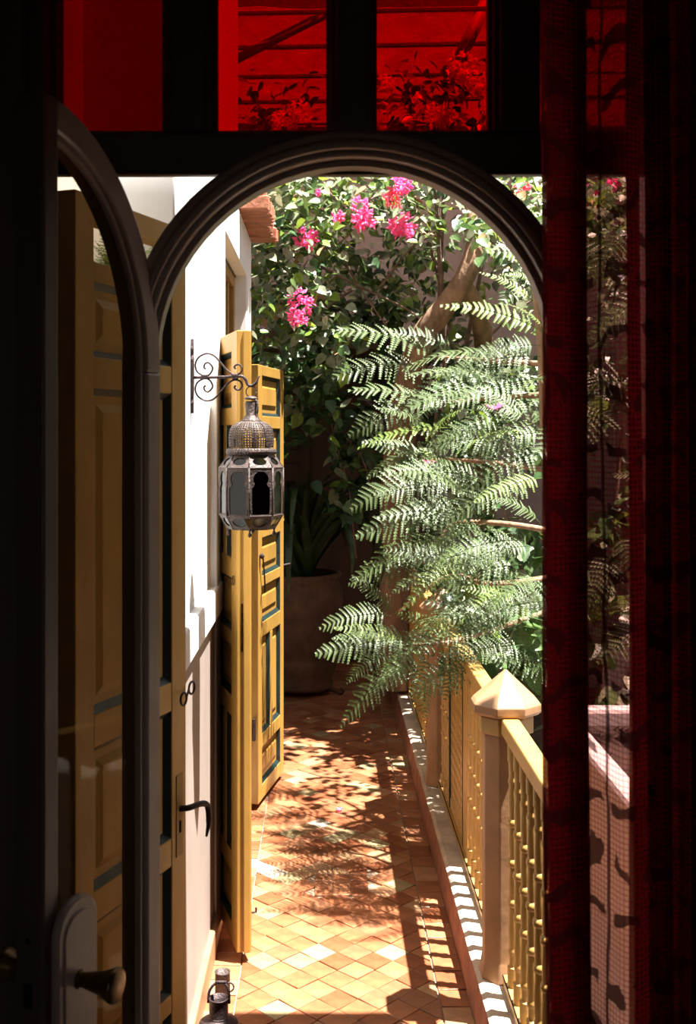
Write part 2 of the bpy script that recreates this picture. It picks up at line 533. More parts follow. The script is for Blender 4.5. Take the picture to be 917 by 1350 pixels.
o.location = (-.45, -1.78, -.02)
MB().tube([(-.15, 0, 3.005), (.4, 0, 3.005)], .012, 10).build('curtain_rod', M_iron, cur)
for x in (-.12, .37):
    MB().tube([(x, 0, 3.005), (x, 0, 3.175)], .006, 8).build('rod_hanger', M_iron, cur)

# ------------------------------------------------------------------ terrace: floor tiles
fl = empty('floor', (0, 0, 0), kind='structure')
MB().box(-1.0, .449, 2.42, 8.6, -.1, -.007).build('grout_bed', M_grout, fl)
def clip(poly, axis, lim, sgn):
    out = []
    for i in range(len(poly)):
        a, b = poly[i], poly[(i + 1) % len(poly)]
        ia, ib = (a[axis] - lim) * sgn >= 0, (b[axis] - lim) * sgn >= 0
        if ia: out.append(a)
        if ia != ib:
            t = (lim - a[axis]) / (b[axis] - a[axis])
            out.append((a[0] + (b[0] - a[0]) * t, a[1] + (b[1] - a[1]) * t))
    return out
def area(p):
    return abs(sum(p[i][0] * p[(i + 1) % len(p)][1] - p[(i + 1) % len(p)][0] * p[i][1] for i in range(len(p)))) / 2
TS, GAP = .088, .0020
tiles = []                                    # polygon, material index
XL, XR = -.276, .356
hd = TS / math.sqrt(2)
Y0, Y1 = 2.43, 8.3
PATCH = (-.045, .165, 4.20, 4.47)             # square-laid repair in the diamond field
def in_patch(x, y): return PATCH[0] < x < PATCH[1] and PATCH[2] < y < PATCH[3]
pick = lambda: random.choices(range(8), (28, 24, 22, 8, 6, 1.2, 14, 6))[0]
nrow = int((Y1 - Y0) / hd) + 2
for r in range(nrow):
    yc = Y0 + r * hd
    for c in range(-6, 7):
        xc = .04 + c * 2 * hd + (hd if r % 2 else 0)
        p = [(xc - hd, yc), (xc, yc - hd), (xc + hd, yc), (xc, yc + hd)]
        for ax, lm, sg in ((0, XL + GAP, 1), (0, XR - GAP, -1), (1, Y0, 1), (1, Y1, -1)):
            if p: p = clip(p, ax, lm, sg)
        if len(p) < 3 or area(p) < 4e-4: continue
        cx_, cy_ = sum(q[0] for q in p) / len(p), sum(q[1] for q in p) / len(p)
        if in_patch(cx_, cy_): continue
        tiles.append((p, pick()))
for i in range(3):
    for j in range(4):
        x, y = PATCH[0] + .005 + i * .07, PATCH[2] + j * .068
        tiles.append(([(x, y), (x + .07, y), (x + .07, y + .068), (x, y + .068)], pick()))
y = Y0
while y < Y1:
    h = R(.088, .098)
    tiles.append(([(-.372, y), (XL - .002, y), (XL - .002, y + h), (-.372, y + h)], pick()))
    y += h
y = Y0
while y < Y1:
    h = R(.10, .14)
    tiles.append(([(XR + .002, y), (.449, y), (.449, y + h), (XR + .002, y + h)], pick()))
    y += h
def tile_solid(mb, p, mi, dz):
    n = len(p)
    cx_, cy_ = sum(q[0] for q in p) / n, sum(q[1] for q in p) / n
    def shr(q, e):
        dx, dy = q[0] - cx_, q[1] - cy_
        L = math.hypot(dx, dy)
        f = max(0, 1 - e / L)
        return cx_ + dx * f, cy_ + dy * f
    tl = (R(-.0012, .0012), R(-.0012, .0012))
    rings = []
    for e, z in ((GAP, -.03), (GAP, dz - .0015), (GAP + .002, dz)):
        rings.append([shr(q, e) + (z + (tl[0] * (q[0] - cx_) + tl[1] * (q[1] - cy_)) / .05 * (1 if z > -.02 else 0),) for q in p])
    mb.loft(rings, mi=mi)
def ty(p): return sum(q[1] for q in p) / len(p)
vis = sorted([t for t in tiles if ty(t[0]) > 3.08], key=lambda t: ty(t[0]))
near_t, rest = vis[:296], vis[296:] + [t for t in tiles if ty(t[0]) <= 3.08]
for p, mi in near_t:
    mb = MB()
    c = Vector((sum(q[0] for q in p) / len(p), ty(p), 0))
    tile_solid(mb, [(q[0] - c.x, q[1] - c.y) for q in p], 0, R(-.001, .0015))
    mb.build('tile', M_tiles[mi], fl).location = c
mb = MB()
for p, mi in rest: tile_solid(mb, p, mi, R(-.001, .0015))
tag(mb.build('far_tiles', M_tiles, fl), kind='stuff')

# ------------------------------------------------------------------ terrace: white wall on the left
WX = -.372
DOOR0, DOOR1, DTOP = 4.12, 5.26, 2.52
wl = MB()
wl.box(-.80, -.635, 2.42, 2.9, 0, 5.2)                              # niche back, where the near shutter stands
wl.box(-.80, -.395, 2.9, 3.80, 1.20, 5.2)                           # recessed upper field
wl.box(-.80, WX, 3.80, DOOR0, 1.20, 5.2)                            # pilaster beside the opening
wl.box(-.62, WX, DOOR0, 4.72, DTOP, 5.2)
wl.box(-.62, WX, 4.72, DOOR1, DTOP, 2.74)
wl.box(-.62, WX, DOOR1, 5.56, 0, 2.74)
struct('wall_left', wl, M_plaster, bevel=.006)
struct('trim_band', MB().box(-.80, -.366, 2.895, DOOR0 + .002, 1.125, 1.235), M_plaster, bevel=.01)
struct('wall_dado', MB().box(-.80, -.384, 2.9, DOOR0, 0, 1.125).box(-.384, -.374, 3.80, DOOR0, 0, 1.125), M_dado, bevel=.004)
struct('baseboard_left', MB().box(-.39, -.366, 2.9, DOOR0, 0, .10), M_stone, bevel=.006)
struct('wall_closet', MB().box(-1.5, -1.4, 4.0, 5.5, 0, 2.6).box(-1.4, -.62, 4.02, DOOR0, 0, 2.6).box(-1.4, -.62, DOOR1, 5.36, 0, 2.6)
       .box(-1.5, -.62, 4.0, 5.4, 2.6, 2.7).box(-1.4, -.4, DOOR0, DOOR1, -.1, 0), M_room)
# broken terracotta coping on the lower wall
ev = empty('trim_coping', (0, 0, 0), kind='structure')
for i in range(6):
    y = 4.78 + i * .145
    x1 = WX + .125 + R(-.025, .02)
    n = 8
    out = [(WX - .22, y), (WX - .22, y + .135)] + [(x1 + R(-.014, .014), y + .135 - .135 * q / n) for q in range(n + 1)]
    MB().loft([[(a, b, 2.745) for a, b in out], [(a, b, 2.80 + R(-.004, .01)) for a, b in out]]).build('tile', M_clay, ev, bevel=.003)
    MB().loft([[(a * .8 - .07, b, 2.812) for a, b in out], [(a * .8 - .07, b, 2.85) for a, b in out]]).build('tile', M_clay, ev, bevel=.003)

# grille transom and frame in the opening
dr = empty('door_2', (0, 0, 0), kind='structure')
MB().box(-.50, -.43, DOOR0, DOOR0 + .06, 0, DTOP).build('jamb', M_ochre, dr, bevel=.004)
MB().box(-.50, -.43, DOOR1 - .06, DOOR1, 0, DTOP).build('jamb', M_ochre, dr, bevel=.004)
MB().box(-.50, -.43, DOOR0 + .06, DOOR1 - .06, DTOP - .06, DTOP).build('head', M_ochre, dr, bevel=.004)
MB().box(-.50, -.42, DOOR0 + .06, DOOR1 - .06, 2.10, 2.16).build('transom_bar', M_ochre, dr, bevel=.004)
MB().box(-.505, -.425, DOOR0, DOOR1, DTOP - .008, DTOP + .006).build('green_edge', M_green, dr)
for i in range(1, 6):
    y = DOOR0 + .06 + (DOOR1 - DOOR0 - .12) * i / 6
    MB().box(-.49, -.44, y - .022, y + .022, 2.16, DTOP - .06).build('grille_bar', M_ochre, dr, bevel=.004)
MB().box(-.52, -.51, DOOR0 + .06, DOOR1 - .06, 2.16, DTOP - .06).build('back_board', M_ochre2, dr)

# ------------------------------------------------------------------ panelled ochre shutters / doors
def shutter(name, p0, p1, z0, z1, rows, t, stile, label, cat, panel_mat=M_ochre2, wood=None):
    M_ochre = wood or globals()['M_ochre']
    group = None
    """p0 -> p1 plan line; rows = (zlow, zhigh, columns) of the panels, zlow > z0"""
    p0, p1 = Vector(p0 + (0,)), Vector(p1 + (0,))
    W = (p1 - p0).length
    r = empty(name, (p0.x, p0.y, z0), math.atan2(p1.y - p0.y, p1.x - p0.x), label, cat, group)
    h = t / 2
    H = z1 - z0
    for a, b in ((0, stile), (W - stile, W)):
        MB().box(a, b, -h, h, 0, H).build('stile', M_ochre, r, bevel=.003)
    rows = sorted(rows)
    edges = [0] + [v - z0 for q in rows for v in q[:2]] + [H]
    for i in range(0, len(edges), 2):
        MB().box(stile, W - stile, -h + .001, h - .001, edges[i], edges[i + 1]).build('rail', M_ochre, r, bevel=.003)
    for zl, zh, nc in rows:
        zl, zh = zl - z0, zh - z0
        if nc == 0: continue
        mw = .05
        cw = (W - 2 * stile - (nc - 1) * mw) / nc
        for c in range(nc):
            xa = stile + c * (cw + mw)
            xb = xa + cw
            if c: MB().box(xa - mw, xa, -h + .001, h - .001, zl, zh).build('mullion', M_ochre, r, bevel=.003)
            mb = MB().box(xa, xb, -.006, .006, zl, zh)
            e, f = .035 if cw > .15 else .022, .055 if cw > .15 else .034
            for sg in (1, -1):
                ra = [(xa + e, sg * .006, zl + e), (xb - e, sg * .006, zl + e), (xb - e, sg * .006, zh - e), (xa + e, sg * .006, zh - e)]
                rb = [(xa + f, sg * .013, zl + f), (xb - f, sg * .013, zl + f), (xb - f, sg * .013, zh - f), (xa + f, sg * .013, zh - f)]
                mb.loft([ra, rb])
            p = mb.build('panel', panel_mat, r)
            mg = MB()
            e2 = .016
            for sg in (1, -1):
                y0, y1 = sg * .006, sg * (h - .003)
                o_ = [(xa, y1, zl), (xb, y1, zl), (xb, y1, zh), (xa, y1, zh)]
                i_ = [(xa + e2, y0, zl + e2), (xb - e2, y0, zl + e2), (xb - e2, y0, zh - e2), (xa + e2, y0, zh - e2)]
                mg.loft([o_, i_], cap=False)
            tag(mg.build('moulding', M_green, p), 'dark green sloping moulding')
    return r, W, H

# near shutter in the niche
sh, W, H = shutter('panelled_shutter', (-.568, 2.41), (-.386, 2.885), .04, 2.292,
                   [(.15, .28, 1), (.328, .654, 1), (.726, 1.05, 1), (1.124, 1.86, 1), (1.93, 2.10, 1), (2.145, 2.235, 0)], .05, .075,
                   'tall ochre panelled shutter standing open behind the glass door leaf', 'shutter', M_ochreLift, M_ochreLift)
MB().box(W / 2 - .02, W / 2 + .02, -.02, .02, 2.105, 2.195).build('centre_post', M_ochre, sh)
def ring_tube(c, r, rad, axis='Y', n=18, a0=0, a1=2 * PI):
    out = []
    for i in range(n + 1):
        t = a0 + (a1 - a0) * i / n
        q = (math.cos(t) * r, 0, math.sin(t) * r) if axis == 'Y' else (0, math.cos(t) * r, math.sin(t) * r) if axis == 'X' else (math.cos(t) * r, math.sin(t) * r, 0)
        out.append(Vector(c) + Vector(q))
    return MB().tube(out, rad, 8)
z = 1.75 - (912 - 576) / F * 2.85 - .04
hk = MB()
hk = ring_tube((W + .022, -.03, z), .016, .003, 'Y')
o = hk.build('ring_hook', M_iron, sh, smooth=True)
o = ring_tube((W - .05, -.045, z - .012), .016, .003, 'Y').tube([(W - .034, -.045, z - .010), (W + .006, -.03, z)], .003).build('ring_hook', M_iron, sh, smooth=True)
z = 1.75 - (1065 - 576) / F * 2.85 - .04
lk = MB().box(W - .055, W - .02, -.0275, -.025, z - .12, z + .09).build('lock_plate', M_ochre2, sh, bevel=.001)
MB().box(W - .041, W - .033, -.029, -.027, z - .06, z - .03).build('keyhole', M_dark, lk)
MB().tube(crom([(W - .035, -.026, z), (W - .03, -.05, z + .004), (W + .01, -.066, z + .004), (W + .035, -.07, z - .01), (W + .043, -.07, z - .05), (W + .028, -.07, z - .088)], 5),
          [.008] * 16 + [.0085] * 5 + [.007, .006, .005, .004, .003]).build('lever_handle', M_iron, sh, smooth=True)
# added narrow leaf, stands in for the dark shaded strip beside the shutter
shutter('panelled_shutter', (-.588, 2.43), (-.622, 2.57), .04, 2.285,
        [(.15, .654, 1), (.726, 1.05, 1), (1.124, 1.86, 1), (1.93, 2.10, 1)], .02, .03,
        'narrow leaf added for the dark shaded strip in the niche behind the tall shutter', 'shutter')

ROWS = [(.10, .275, 1), (.34, .80, 2), (.87, 1.04, 1), (1.09, 1.27, 1), (1.34, 1.79, 2), (1.85, 2.04, 1)]
dA, W, H = shutter('panelled_door', (-.268, 3.66), (-.388, 4.06), .035, 2.105, ROWS, .05, .09,
                   'ochre panelled door leaf nearest the lantern, swung towards the room', 'door')
# its meeting edge carries the lock, a ring and a bolt
MB().box(-.0025, 0, -.012, .012, 1.00, 1.16).build('edge_lock', M_brass, dA, bevel=.0008)
MB().box(-.004, -.002, -.005, .005, 1.02, 1.06).build('latch_hole', M_dark, dA)
MB().box(-.004, -.002, -.007, .007, 1.10, 1.13).build('latch_hole', M_dark, dA)
MB().box(-.008, 0, -.02, .004, -.001, H).build('edge_batten', M_ochre, dA, bevel=.003)
ring_tube((.03, .032, 1.235), .014, .003, 'Y').build('ring_pull', M_brass, dA, smooth=True)
MB().tube([(.02, -.03, .12), (.02, -.045, .12), (.02, -.045, .135)], .004).build('floor_bolt', M_iron, dA)
for z in (.35, 1.0, 1.75):
    MB().lathe([(.009, z - .05), (.009, z + .05)], 10, (W + .006, .0)).box(W - .02, W + .03, -.004, .004, z - .04, z + .04).build('hinge', M_iron, dA)
dB, W, H = shutter('panelled_door', (-.335, 5.15), (-.236, 5.66), .03, 2.09, ROWS, .05, .07,
                   'sunlit ochre panelled door leaf folded back beyond the lantern', 'door', M_ochre2)
ring_tube((W + .012, -.02, 1.30), .014, .003, 'Y').build('ring_pull', M_brass, dB, smooth=True)
MB().tube([(W - .005, -.02, 1.06), (W + .03, -.05, 1.065), (W + .045, -.05, 1.045)], .005).build('hook', M_iron, dB)
MB().lathe([(.012, 0), (.014, .012), (.006, .02)], 10).build('knob', M_iron, dB).matrix_local = Matrix.Translation((.025, -.026, 1.16)) @ Matrix.Rotation(PI / 2, 4, 'X')
MB().tube([(.025, -.04, 1.16), (.06, -.04, 1.05), (.085, -.036, .98)], .004).build('drop_hook', M_iron, dB)
for z in (.35, 1.75):
    MB().lathe([(.009, z - .05), (.009, z + .05)], 10, (-.008, -.005)).build('hinge', M_iron, dB)

# ------------------------------------------------------------------ iron bracket and lantern
DL = 3.24
def lp_(px, py, d=DL): return at(px, py, d)
BX = lambda q: lp_(240 + q[0] / 8.336, 430 + q[1] / 8.336)
bk_loc = Vector((-.385, DL, lp_(256, 497).z))
bk = empty('wall_bracket', bk_loc, 0, 'wrought iron scrolled bracket fixed to the white wall holding the lantern', 'bracket')
def rel(pts): return [p - bk_loc for p in pts]
up = [(262, 468), (240, 455), (250, 415), (290, 402), (335, 460), (300, 530), (240, 545), (165, 500), (145, 420), (180, 345), (265, 302), (350, 325), (430, 410),
      (500, 490), (565, 530), (630, 520), (658, 470), (630, 425), (595, 425), (572, 450), (590, 470)]
MB().tube(rel(crom([BX(q) for q in up], 5)), .0028, 8).build('scroll', M_iron, bk, smooth=True)
MB().tube(rel(crom([BX((x, 1122 - y)) for x, y in up], 5)), .0028, 8).build('scroll', M_iron, bk, smooth=True)
MB().tube(rel(crom([BX(q) for q in [(118, 565), (400, 560), (600, 552), (660, 553), (695, 590), (718, 640), (760, 656), (808, 625), (835, 570), (855, 545)]], 5)),
          [.0045] * 36 + [.004, .0035, .003, .0028, .0025, .0022, .002, .0018, .0015, .0012]).build('arm', M_iron, bk, smooth=True)
for q in ((245, 560), (580, 556)):
    c = BX(q) - bk_loc
    MB().box(c.x - .010, c.x + .010, -.007, .007, c.z - .007, c.z + .007).build('collar', M_iron, bk, bevel=.002)
z0_, z1_ = lp_(255, 545).z - bk_loc.z, lp_(255, 447).z - bk_loc.z
MB().loft([[(-.010 + a, b, zz) for a, b in ((-.001, -wd), (.009, -wd), (.009, wd), (-.001, wd))] for zz, wd in
           ((z0_, .001), (z0_ + .03, .010), (z0_ + .045, .005), (z0_ + .06, .012), (0, .014), (z1_ - .06, .012), (z1_ - .045, .005), (z1_ - .03, .010), (z1_, .001))]).build('back_plate', M_iron, bk)

sL = DL / F
lcx = (331 - 428) * sL
lb = lp_(331, 697)
la = empty('lantern', (lcx, DL, lb.z), 0, 'pierced metal lantern with dome and dark glass panes hanging from the iron bracket', 'lantern')
def lz(py): return (697 - py) * sL
ring_tube((0, 0, lz(516.5)), 7.0 * sL, .0016, 'Y').build('ring', M_iron, la, smooth=True)
nk = MB().lathe([(4 * sL, lz(527)), (8.5 * sL, lz(526.5)), (9.2 * sL, lz(525)), (6 * sL, lz(523)), (1 * sL, lz(522))], 20)
nk.build('cap_disc', M_bronze, la, smooth=True)
MB().lathe([(7.2 * sL, lz(529)), (8 * sL, lz(533)), (7.0 * sL, lz(546)), (8.5 * sL, lz(549)), (11 * sL, lz(553)), (15 * sL, lz(556))], 20, cap=False).build('neck', M_bronze, la, smooth=True, solid=.0015)
MB().tube([(5 * sL, -5 * sL, lz(527)), (8.6 * sL, -5.5 * sL, lz(529)), (8.8 * sL, -5.5 * sL, lz(542)), (7.6 * sL, -5 * sL, lz(545))], .003, 8).build('side_strap', M_bronze, la, smooth=True)
def cellmesh(grid, hole, skip=None):
    """grid[i][j] points; pierces each cell with a diamond-cornered hole"""
    mb = MB()
    nr, nc = len(grid) - 1, len(grid[0]) - 1
    for i in range(nr):
        for j in range(nc):
            q = [Vector(grid[i][j]), Vector(grid[i][j + 1]), Vector(grid[i + 1][j + 1]), Vector(grid[i + 1][j])]
            if skip and skip(i, j):
                mb.add(q, [(0, 1, 2, 3)])
                continue
            c = sum(q, Vector()) / 4
            m_ = [(q[k_] + q[(k_ + 1) % 4]) / 2 for k_ in range(4)]
            inn = []
            for k_ in range(4):
                inn.append(c + (q[k_] - c) * hole * .62)
                inn.append(c + (m_[k_] - c) * hole)
            vs = []
            for k_ in range(4): vs += [q[k_], m_[k_]]
            mb.add(vs + inn, [(k_, (k_ + 1) % 8, 8 + (k_ + 1) % 8, 8 + k_) for k_ in range(8)])
    return mb
dome = [(15, 556), (21, 559.5), (25.5, 564), (27.6, 570), (28.4, 577), (28.2, 584), (27.6, 590)]
prof = crom([Vector((r, y, 0)) for r, y in dome], 2)
NS = 48
grid = []
for p in prof:
    row = []
    for j in range(NS + 1):
        t = 2 * PI * j / NS
        bul = 1 + .035 * abs(math.sin(4 * (t + PI / 2)))
        row.append((p.x * bul * sL * math.cos(t), p.x * bul * sL * math.sin(t), lz(p.y)))
    grid.append(row)
do = cellmesh(grid, .72, lambda i, j: (j % 6 in (0, 5) and False) or i == 0).build('dome', M_bronze, la, solid=.0012)
for j in range(8):
    t = PI / 2 + j * PI / 4
    MB().tube([(p.x * 1.02 * sL * math.cos(t), p.x * 1.02 * sL * math.sin(t), lz(p.y)) for p in prof], .0022, 6).build('dome_rib', M_bronze, la, smooth=True)
gc = []
for i in range(7):
    a = -PI / 2 - .2 + (PI + .4) * i / 6
    gc.append([((29 + 4.5 * math.cos(a)) * sL * math.cos(2 * PI * j / 48), (29 + 4.5 * math.cos(a)) * sL * math.sin(2 * PI * j / 48), lz(595.5) + 4.5 * math.sin(a) * sL) for j in range(49)])
cellmesh(gc, .55).build('collar', M_bronze, la, solid=.001)
def octa(r, z): return [(r * sL * math.cos(-PI / 2 + j * PI / 4), r * sL * math.sin(-PI / 2 + j * PI / 4), z) for j in range(8)]
roofA, roofB = octa(30, lz(600)), octa(42, lz(616))
botA, botB = octa(42, lz(678)), octa(31, lz(696))
def holed(q, out, depth_in):
    """quad q (bl, br, tr, tl) with an opening 'out' in unit coords; returns plate mesh and pane outline"""
    q = [Vector(p) for p in q]
    def bil(u, v): return q[0] * (1 - u) * (1 - v) + q[1] * u * (1 - v) + q[2] * u * v + q[3] * (1 - u) * v
    outer = []
    for u, v in out:
        du, dv = u - .5, v - .5
        s_ = .5 / max(abs(du), abs(dv), 1e-6)
        outer.append((.5 + du * s_, .5 + dv * s_))
    n = len(out)
    mb = MB().add([bil(*o_) for o_ in outer] + [bil(*o_) for o_ in out], [(i, (i + 1) % n, n + (i + 1) % n, n + i) for i in range(n)])
    nrm = (q[1] - q[0]).cross(q[3] - q[0]).normalized()
    pts = [bil(*o_) - nrm * depth_in for o_ in out]
    pn = MB().loft([pts, [p - nrm * .0015 for p in pts]])
    return mb, pn
key = [(.14, .03), (.5, .03), (.86, .03), (.88, .3), (.88, .58), (.80, .62)] + [(.5 + .33 * math.cos(t), .77 + .16 * math.sin(t)) for t in [-.7 + (PI + 1.4) * i / 12 for i in range(13)]] + [(.20, .62), (.12, .58), (.12, .3)]
oval = [(.5 + .34 * math.cos(2 * PI * i / 16), .5 + .30 * math.sin(2 * PI * i / 16)) for i in range(16)]
for j in range(8):
    k2 = (j + 1) % 8
    T_, B_ = roofB, botA
    mb, pn = holed([B_[j], B_[k2], T_[k2], T_[j]], key, .002)
    f = mb.build('side_frame', M_bronze, la, solid=.0016)
    pn.build('pane', G_lantC if j in (1, 2, 5, 6) else G_lant, f)
    mb, pn = holed([roofB[j], roofB[k2], roofA[k2], roofA[j]], oval, .002)
    f = mb.build('roof_panel', M_bronze, la, solid=.0016)
    pn.build('pane', G_lant if j % 3 else G_lantC, f)
    mb, pn = holed([botB[j], botB[k2], botA[k2], botA[j]], [(.5 + .36 * math.cos(2 * PI * i / 14), .5 + .32 * math.sin(2 * PI * i / 14)) for i in range(14)], .002)
    f = mb.build('lower_panel', M_bronze, la, solid=.0016)
    pn.build('pane', G_lantC if j in (6, 1) else G_lant, f)
    MB().tube([botA[j], roofB[j]], .0028, 8).build('corner_bar', M_bronze, la, smooth=True)
    MB().tube([roofB[j], roofA[j]], .0022, 6).build('roof_seam', M_bronze, la, smooth=True)
    MB().tube([botB[j], botA[j]], .0022, 6).build('lower_seam', M_bronze, la, smooth=True)
    for r_ in (roofB, botA): MB().tube([r_[j], r_[k2]], .002, 6).build('edge_bead', M_bronze, la)
    if j % 2 == 0:
        x, y, _ = botB[j]
        MB().lathe([(.003, lz(694)), (.0045, lz(697)), (.002, lz(699)), (.0055, lz(702.5)), (.0055, lz(704)), (.002, lz(706))], 10, (x * .97, y * .97)).build('foot', M_bronze, la, smooth=True)
MB().loft([octa(31, lz(696)), octa(31, lz(697))]).build('bottom_plate', M_bronze, la)
x, y, _ = botA[0]
MB().loft([[(x + a * sL, y - .003, lz(b)) for a, b in ((-6, 681), (0, 680), (5, 681), (4, 688), (1, 694), (-2, 690))],
           [(x + a * sL, y - .005, lz(b)) for a, b in ((-6, 681), (0, 680), (5, 681), (4, 688), (1, 694), (-2, 690))]]).build('latch', M_brass, la)

# ------------------------------------------------------------------ metal cans by the wall
cn = empty('oil_can', (-.302, 3.13, 0), 0, 'small dark metal can with narrow neck and looped handle beside the wall foot', 'can')
MB().lathe([(.055, 0), (.058, .004), (.058, .075), (.055, .085), (.030, .098), (.029, .103)], 24).build('body', M_iron, cn, smooth=True, bevel=.001)
MB().lathe([(.029, .10), (.027, .104), (.0275, .152), (.029, .154), (.024, .1545), (.0235, .11)], 24, cap=False).build('neck', M_iron, cn, smooth=True)
MB().tube(crom([(-.03, 0, .14), (-.026, .004, .172), (-.008, .008, .192), (.014, .008, .192), (.028, .004, .172), (.030, 0, .138)], 5), .004, 8).build('handle', M_iron, cn, smooth=True)
MB().box(-.01, .022, .004, .014, .19, .198).build('grip', M_iron, cn, bevel=.003)
c2 = empty('tin_cup', (-.318, 3.42, 0), 0, 'small grey metal tin standing behind the oil can', 'tin')
MB().lathe([(.022, 0), (.024, .003), (.023, .085), (.025, .088), (.021, .088), (.020, .01)], 20).build('body', M_bronze, c2, smooth=True)
ring_tube((.022, -.012, .045), .014, .003, 'Y').build('handle', M_bronze, c2, smooth=True)

# ------------------------------------------------------------------ kerb, posts, railing
kb = empty('trim_kerb', (0, 0, 0), kind='structure')
mb = MB()
N = 60
rings = []
for i in range(N + 1):
    y = 2.42 + (8.3 - 2.42) * i / N
    e = .006 * noise.noise(Vector((y * 5, 0, 2)))
    rings.append([(.449 + e, y, 0), (.456 + e, y, .122), (.449 + .02, y, .13 + e * .4), (.70, y, .13), (.70, y, -.3), (.449, y, -.3)])
mb.loft(rings)
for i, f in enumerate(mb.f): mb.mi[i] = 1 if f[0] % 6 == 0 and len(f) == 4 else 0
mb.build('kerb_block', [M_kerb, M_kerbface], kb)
def octp(r, z, c=(0, 0)): return [(c[0] + r * math.cos(PI / 8 + j * PI / 4), c[1] + r * math.sin(PI / 8 + j * PI / 4), z) for j in range(8)]
PX = .545
def post(y, label):
    p = empty('stone_post', (PX, y, .13), 0, label, 'post', 'octagonal posts along the balustrade')
    MB().loft([octp(.082, 0), octp(.078, .03), octp(.073, .06), octp(.073, .80)]).build('shaft', M_stone, p, bevel=.004)
    MB().loft([octp(.085, .735), octp(.085, .785)]).build('yellow_band', M_yellow, p, bevel=.003)
    MB().loft([octp(.098, .79), octp(.108, .80), octp(.108, .822), octp(.100, .832), octp(.004, .918)]).build('pyramid_cap', M_stone, p, bevel=.003)
    return p
post(3.32, 'pinkish octagonal stone post with pointed cap nearest the curtain')
post(5.15, 'octagonal stone post half hidden by the feathery fronds')
post(7.05, 'farthest octagonal stone post, in the shade at the terrace end')
# baluster: bamboo-like turned spindle
bprof = [(.019, .0), (.019, .055), (.013, .058), (.013, .088)]
for zc, rr in ((.10, .0155), (.24, .0175), (.355, .0185), (.47, .0175), (.59, .0155)):
    bprof += [(.0145, zc - .012), (rr - .001, zc - .010), (rr + .0015, zc - .004), (rr + .0015, zc + .004), (rr - .001, zc + .010), (.0145, zc + .012), (.0165, zc + .06)]
bprof += [(.013, .612), (.013, .645), (.019, .648), (.019, .705)]
bal_me = MB().lathe(bprof, 14).mesh('baluster', M_yellow)
for p in bal_me.polygons: p.use_smooth = True
bal_me.set_sharp_from_angle(angle=math.radians(38))
def section(y0, y1, label, layout):
    s_ = empty('railing_section', (PX, y0, .13), 0, label, 'railing', 'yellow railing sections between the stone posts')
    L = y1 - y0
    MB().box(-.026, .026, 0, L, .742, .792).build('handrail', M_yellow, s_, bevel=.006)
    MB().box(-.020, .020, 0, L, .0, .036).build('bottom_rail', M_yellow, s_, bevel=.004)
    MB().box(-.0215, -.0195, 0, L, .029, .035).build('dark_joint', M_dark, s_)
    for kind, a, b in layout:
        if kind == 'bal':
            n = max(1, round((b - a) / .10))
            for i in range(n):
                inst('baluster', bal_me, s_, Matrix.Translation((0, a + (i + .5) * (b - a) / n - y0, .038)))
        elif kind == 'board':
            MB().box(-.012, .012, a - y0, b - y0, .038, .745).build('board', M_yellow, s_, bevel=.003)
        elif kind == 'edge':
            MB().box(-.014, .014, a - y0, b - y0, .038, .745).build('dark_edge', M_green, s_)
        else:
            ny, nz2 = 8, 14
            g = [[(0, a - y0 + (b - a) * j / ny, .075 + .635 * i / nz2) for j in range(ny + 1)] for i in range(nz2 + 1)]
            cellmesh(g, .80).build('pierced_panel', M_yellow, s_, solid=.014)
            for zl, zh in ((.038, .077), (.708, .745)):
                MB().box(-.01, .01, a - y0, b - y0, zl, zh).build('panel_rail', M_yellow, s_, bevel=.002)
section(2.43, 3.243, 'near yellow baluster railing between the room and the first stone post', [('bal', 2.44, 3.22)])
section(3.397, 5.073, 'yellow railing with a pierced panel between two stone posts', [('bal', 3.42, 4.12), ('board', 4.13, 4.25), ('edge', 4.25, 4.262), ('panel', 4.262, 4.70), ('edge', 4.70, 4.712), ('bal', 4.73, 5.05)])
section(5.227, 6.973, 'far yellow baluster railing beyond the fronds', [('bal', 5.25, 6.95)])

# ------------------------------------------------------------------ garden beyond
struct('ground_garden', MB().box(.70, 6.0, 2.42, 9.2, -.35, -.3), M_soil)
struct('wall_back', MB().box(-1.8, 6.0, 9.0, 9.2, -.35, 6.2), M_backwall)
struct('wall_garden_right', MB().box(3.6, 3.8, 2.42, 9.0, -.35, 4.0), M_backwall)
struct('wall_far_left', MB().box(-1.3, -1.2, 5.56, 9.0, 0, 4.4).box(-1.2, -.62, 5.5, 5.56, 0, 2.9), M_backwall)
struct('floor_far', MB().box(-1.2, -.38, 5.57, 9.0, -.1, -.002).box(-.38, .449, 8.3, 9.0, -.1, -.002), M_tiles[0])
pl = empty('garden_planter', (1.22, 3.85, -.3), 0, 'low pale masonry planter in the sun beyond the near railing', 'planter')
MB().box(-.28, -.2, -.8, .8, 0, .92).box(.2, .28, -.8, .8, 0, .92).box(-.2, .2, -.8, -.72, 0, .92).box(-.2, .2, .72, .8, 0, .92).build('masonry', M_plaster, pl, bevel=.02)
MB().box(-.2, .2, -.72, .72, .7, .85).build('soil', M_soil, pl)
# dark wooden door on the back wall
d3 = empty('door_3', (-.62, 8.55, 0), kind='structure')
MB().box(-.5, .5, -.05, 0, 0, 2.15).build('door_frame', M_wood, d3)
for x in (-.42, .03):
    for z0p, z1p in ((.15, .95), (1.05, 1.55), (1.65, 2.02)):
        MB().box(x, x + .39, -.075, -.05, z0p, z1p).build('panel', M_wood, d3, bevel=.015)

